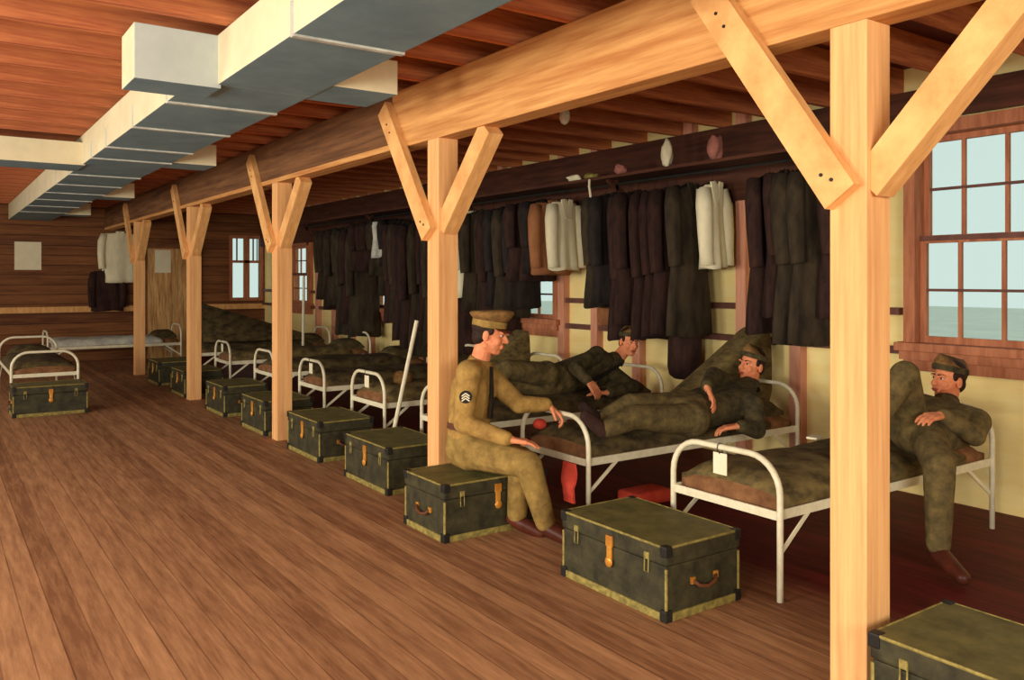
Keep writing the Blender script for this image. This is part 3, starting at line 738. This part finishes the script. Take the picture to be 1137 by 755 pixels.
def _mesh(b, base):
    me = bpy.data.meshes.new('m'); bmesh.ops.recalc_face_normals(b, faces=b.faces)
    for v in b.verts: v.co -= V(base)
    b.to_mesh(me); b.free(); return me

# soldier seated on the foot locker, in profile facing right
J = dict(pel=P(517, 497, 4.98), chest=P(525, 432, 4.98), neck=P(532, 402, 4.97), head=P(543, 372, 4.96),
         fwd=CR - CF*.10 - UP*.16, up=UP, front=CR, base=V((2.62, 4.23, .32)),
         shR=P(520, 414, 4.80), elR=P(514, 470, 4.74), wrR=P(564, 488, 4.66), handR=(CR + UP*-.12, -UP + CR*.2, .35),
         shL=P(538, 414, 5.15), elL=P(576, 449, 5.02), wrL=P(607, 449, 5.08), handL=(CR*.75 - UP*.62, -UP - CR*.3, .9),
         hipR=P(522, 501, 4.88), knR=P(586, 516, 4.62), anR=P(607, 586, 4.62), toeR=P(632, 600, 4.55),
         hipL=P(528, 500, 5.08), knL=P(578, 510, 4.86), anL=P(573, 578, 4.80), toeL=P(600, 592, 4.76))
pa = person('soldier in khaki shirt and peaked cap seated in profile on a foot locker', J, m_khaki, m_khakip, 'service', True)
# round sleeve patch with chevrons
q = P(516, 440, 4.70); nrm = -CF; bp = V(J['base'])
q = J['shR'].lerp(J['elR'], .45) - CF*.064
b = nb(); s_, t_ = CR, UP
loft(b, [[q + (s_*math.cos(2*PI*k/20) + t_*math.sin(2*PI*k/20))*.036 + CF*z for k in range(20)] for z in (.02, -.008)])
pt = objm('sleeve_patch', _mesh(b, bp), m_tie, pa, None, False)
b = nb()
for k in range(3):
    c = q - CF*.010 + UP*(.012 - .014*k)
    for sx in (-1, 1): bar(b, c + UP*.010, c + CR*(.022*sx) - UP*.006, .006, .006)
objm('chevron', _mesh(b, bp), m_white, pt, None, False)
b = nb(); c0 = V(J['pel']).lerp(J['chest'], .36); dd = (J['chest']-J['pel']).normalized(); s1 = (J['shR']-J['shL']).normalized(); t1 = dd.cross(s1)
loft(b, [[c0 + dd*z + s1*(.182*math.cos(2*PI*k/24)) + t1*(r*math.sin(2*PI*k/24)) for k in range(24)] for z, r in ((-.018, .124), (.018, .124))], cap=False)
objm('belt', _mesh(b, bp), m_leather, pa, None, True)

# soldier propped on one elbow on the third cot
J = dict(shoe=m_coats[1], pel=P(612, 424, 6.82), chest=P(658, 410, 7.08), neck=P(685, 398, 7.22), head=P(698, 380, 7.22),
         fwd=-CF + CR*.42 - UP*.12, up=UP + CR*.10, front=-CF + UP*.2, base=P(612, 443, 6.8),
         shR=P(662, 394, 7.0), elR=P(638, 408, 6.72), wrR=P(652, 422, 6.55), handR=(CR*.62 - UP*.8, -CR*.3 - UP*.5 + CF*.7, .4),
         shL=P(676, 412, 7.2), elL=P(702, 430, 6.95), wrL=P(676, 436, 6.72), handL=(-CR, -UP, .3),
         hipR=P(606, 416, 6.72), knR=P(562, 410, 6.45), anR=P(520, 440, 6.3), toeR=P(503, 428, 6.25),
         hipL=P(608, 428, 6.82), knL=P(560, 424, 6.62), anL=P(522, 437, 6.48), toeL=P(506, 425, 6.45))
person('smiling soldier in dark olive lying propped on his elbow, arm hanging forward', J, m_uni, m_unip, 'overseas', True)
# soldier lying against the slanted backrest on the second cot
J = dict(shoe=m_coats[1], pel=P(756, 461, 5.42), chest=P(808, 444, 5.72), neck=P(832, 427, 5.93), head=P(834, 406, 6.0),
         fwd=-CR*.85 - CF*.55 + UP*.16, up=UP + CR*.22, front=-CR*.4 + UP*.7 - CF*.4, base=P(762, 480, 5.45),
         shL=P(834, 450, 5.58), elL=P(840, 478, 5.42), wrL=P(822, 473, 5.30), handL=(-CR*.95 - UP*.1, -UP + CR*.2, .6),
         shR=P(806, 426, 5.95), elR=P(792, 416, 5.72), wrR=P(784, 429, 5.42), handR=(CR*.3 - UP*.8 - CF*.5, CF*.3 - CR*.6, .5),
         hipL=P(768, 466, 5.34), knL=P(704, 463, 5.08), anL=P(668, 478, 4.92), toeL=P(650, 462, 4.9),
         hipR=P(758, 452, 5.58), knR=P(700, 450, 5.3), anR=P(664, 468, 5.16), toeR=P(648, 452, 5.14))
person('soldier in dark olive and flat cap reclining against the slanted backrest, looking left', J, m_uni, m_unip, 'overseas', False)
# soldier reclining at right with one knee raised and one leg down
J = dict(pel=V((4.42, 2.47, .62)), chest=V((4.70, 2.48, .64)), neck=V((4.90, 2.57, .735)), head=V((5.0, 2.61, .855)),
         fwd=-CR*.95 - CF*.28 + UP*.10, up=UP + CR*.12, front=UP - CR*.3, base=V((4.42, 2.5, .5)),
         shL=V((4.76, 2.33, .67)), elL=V((4.60, 2.26, .62)), wrL=V((4.40, 2.33, .74)), handL=(V((-1, .1, .0)), V((0, .2, -1)), .5),
         shR=V((4.80, 2.66, .71)), elR=V((4.62, 2.78, .76)), wrR=V((4.42, 2.60, .85)), handR=(V((-.8, -.5, .2)), V((0, -.2, -1)), .6),
         hipL=V((4.42, 2.42, .62)), knL=V((4.13, 2.20, .53)), anL=V((4.12, 2.20, .10)), toeL=V((4.02, 2.03, .045)),
         hipR=V((4.48, 2.55, .62)), knR=V((4.27, 2.46, .95)), anR=V((3.95, 2.54, .59)), toeR=V((3.78, 2.54, .57)))
person('soldier in olive uniform reclining at the right edge under the window, one knee raised', J, m_unip, m_unip, 'overseas', False)

# ------------------------------------------------------------------ light, world, camera
W = bpy.data.worlds.new('world'); bpy.context.scene.world = W; W.use_nodes = True
bg = W.node_tree.nodes['Background']; bg.inputs[0].default_value = lin((200, 214, 208)); bg.inputs[1].default_value = 1.0
def area(name, loc, tgt, sx, sy, e, col):
    l = bpy.data.lights.new(name, 'AREA'); l.shape = 'RECTANGLE'; l.size = sx; l.size_y = sy; l.energy = e; l.color = col
    o = bpy.data.objects.new(name, l); C.objects.link(o); o.location = loc
    o.rotation_euler = (V(tgt) - V(loc)).to_track_quat('-Z', 'Y').to_euler(); return o
warm = (1.0, .93, .80)
for y, e in ((-.5, 165), (3.0, 160), (6.5, 110), (10.5, 55), (14.0, 32)):
    area('left window light', (-3.3, y, 1.55), (2.6, y + .6, 1.35), 1.5, 1.4, e, warm)
area('near end fill light', (.6, -2.7, 1.9), (2.8, 6, 1.3), 3.0, 1.4, 160, warm)  # added fill lamp behind the camera
cd = bpy.data.cameras.new('camera'); co = bpy.data.objects.new('camera', cd); C.objects.link(co)
co.location = (0, 0, EYE); co.rotation_euler = (PI/2, 0, -TH)
cd.sensor_width = 36; cd.lens = F/1137*36; cd.shift_y = -67.5/1137; cd.clip_start = .05
sc = bpy.context.scene; sc.camera = co
sc.view_settings.view_transform = 'Standard'; sc.view_settings.look = 'None'; sc.view_settings.exposure = .3
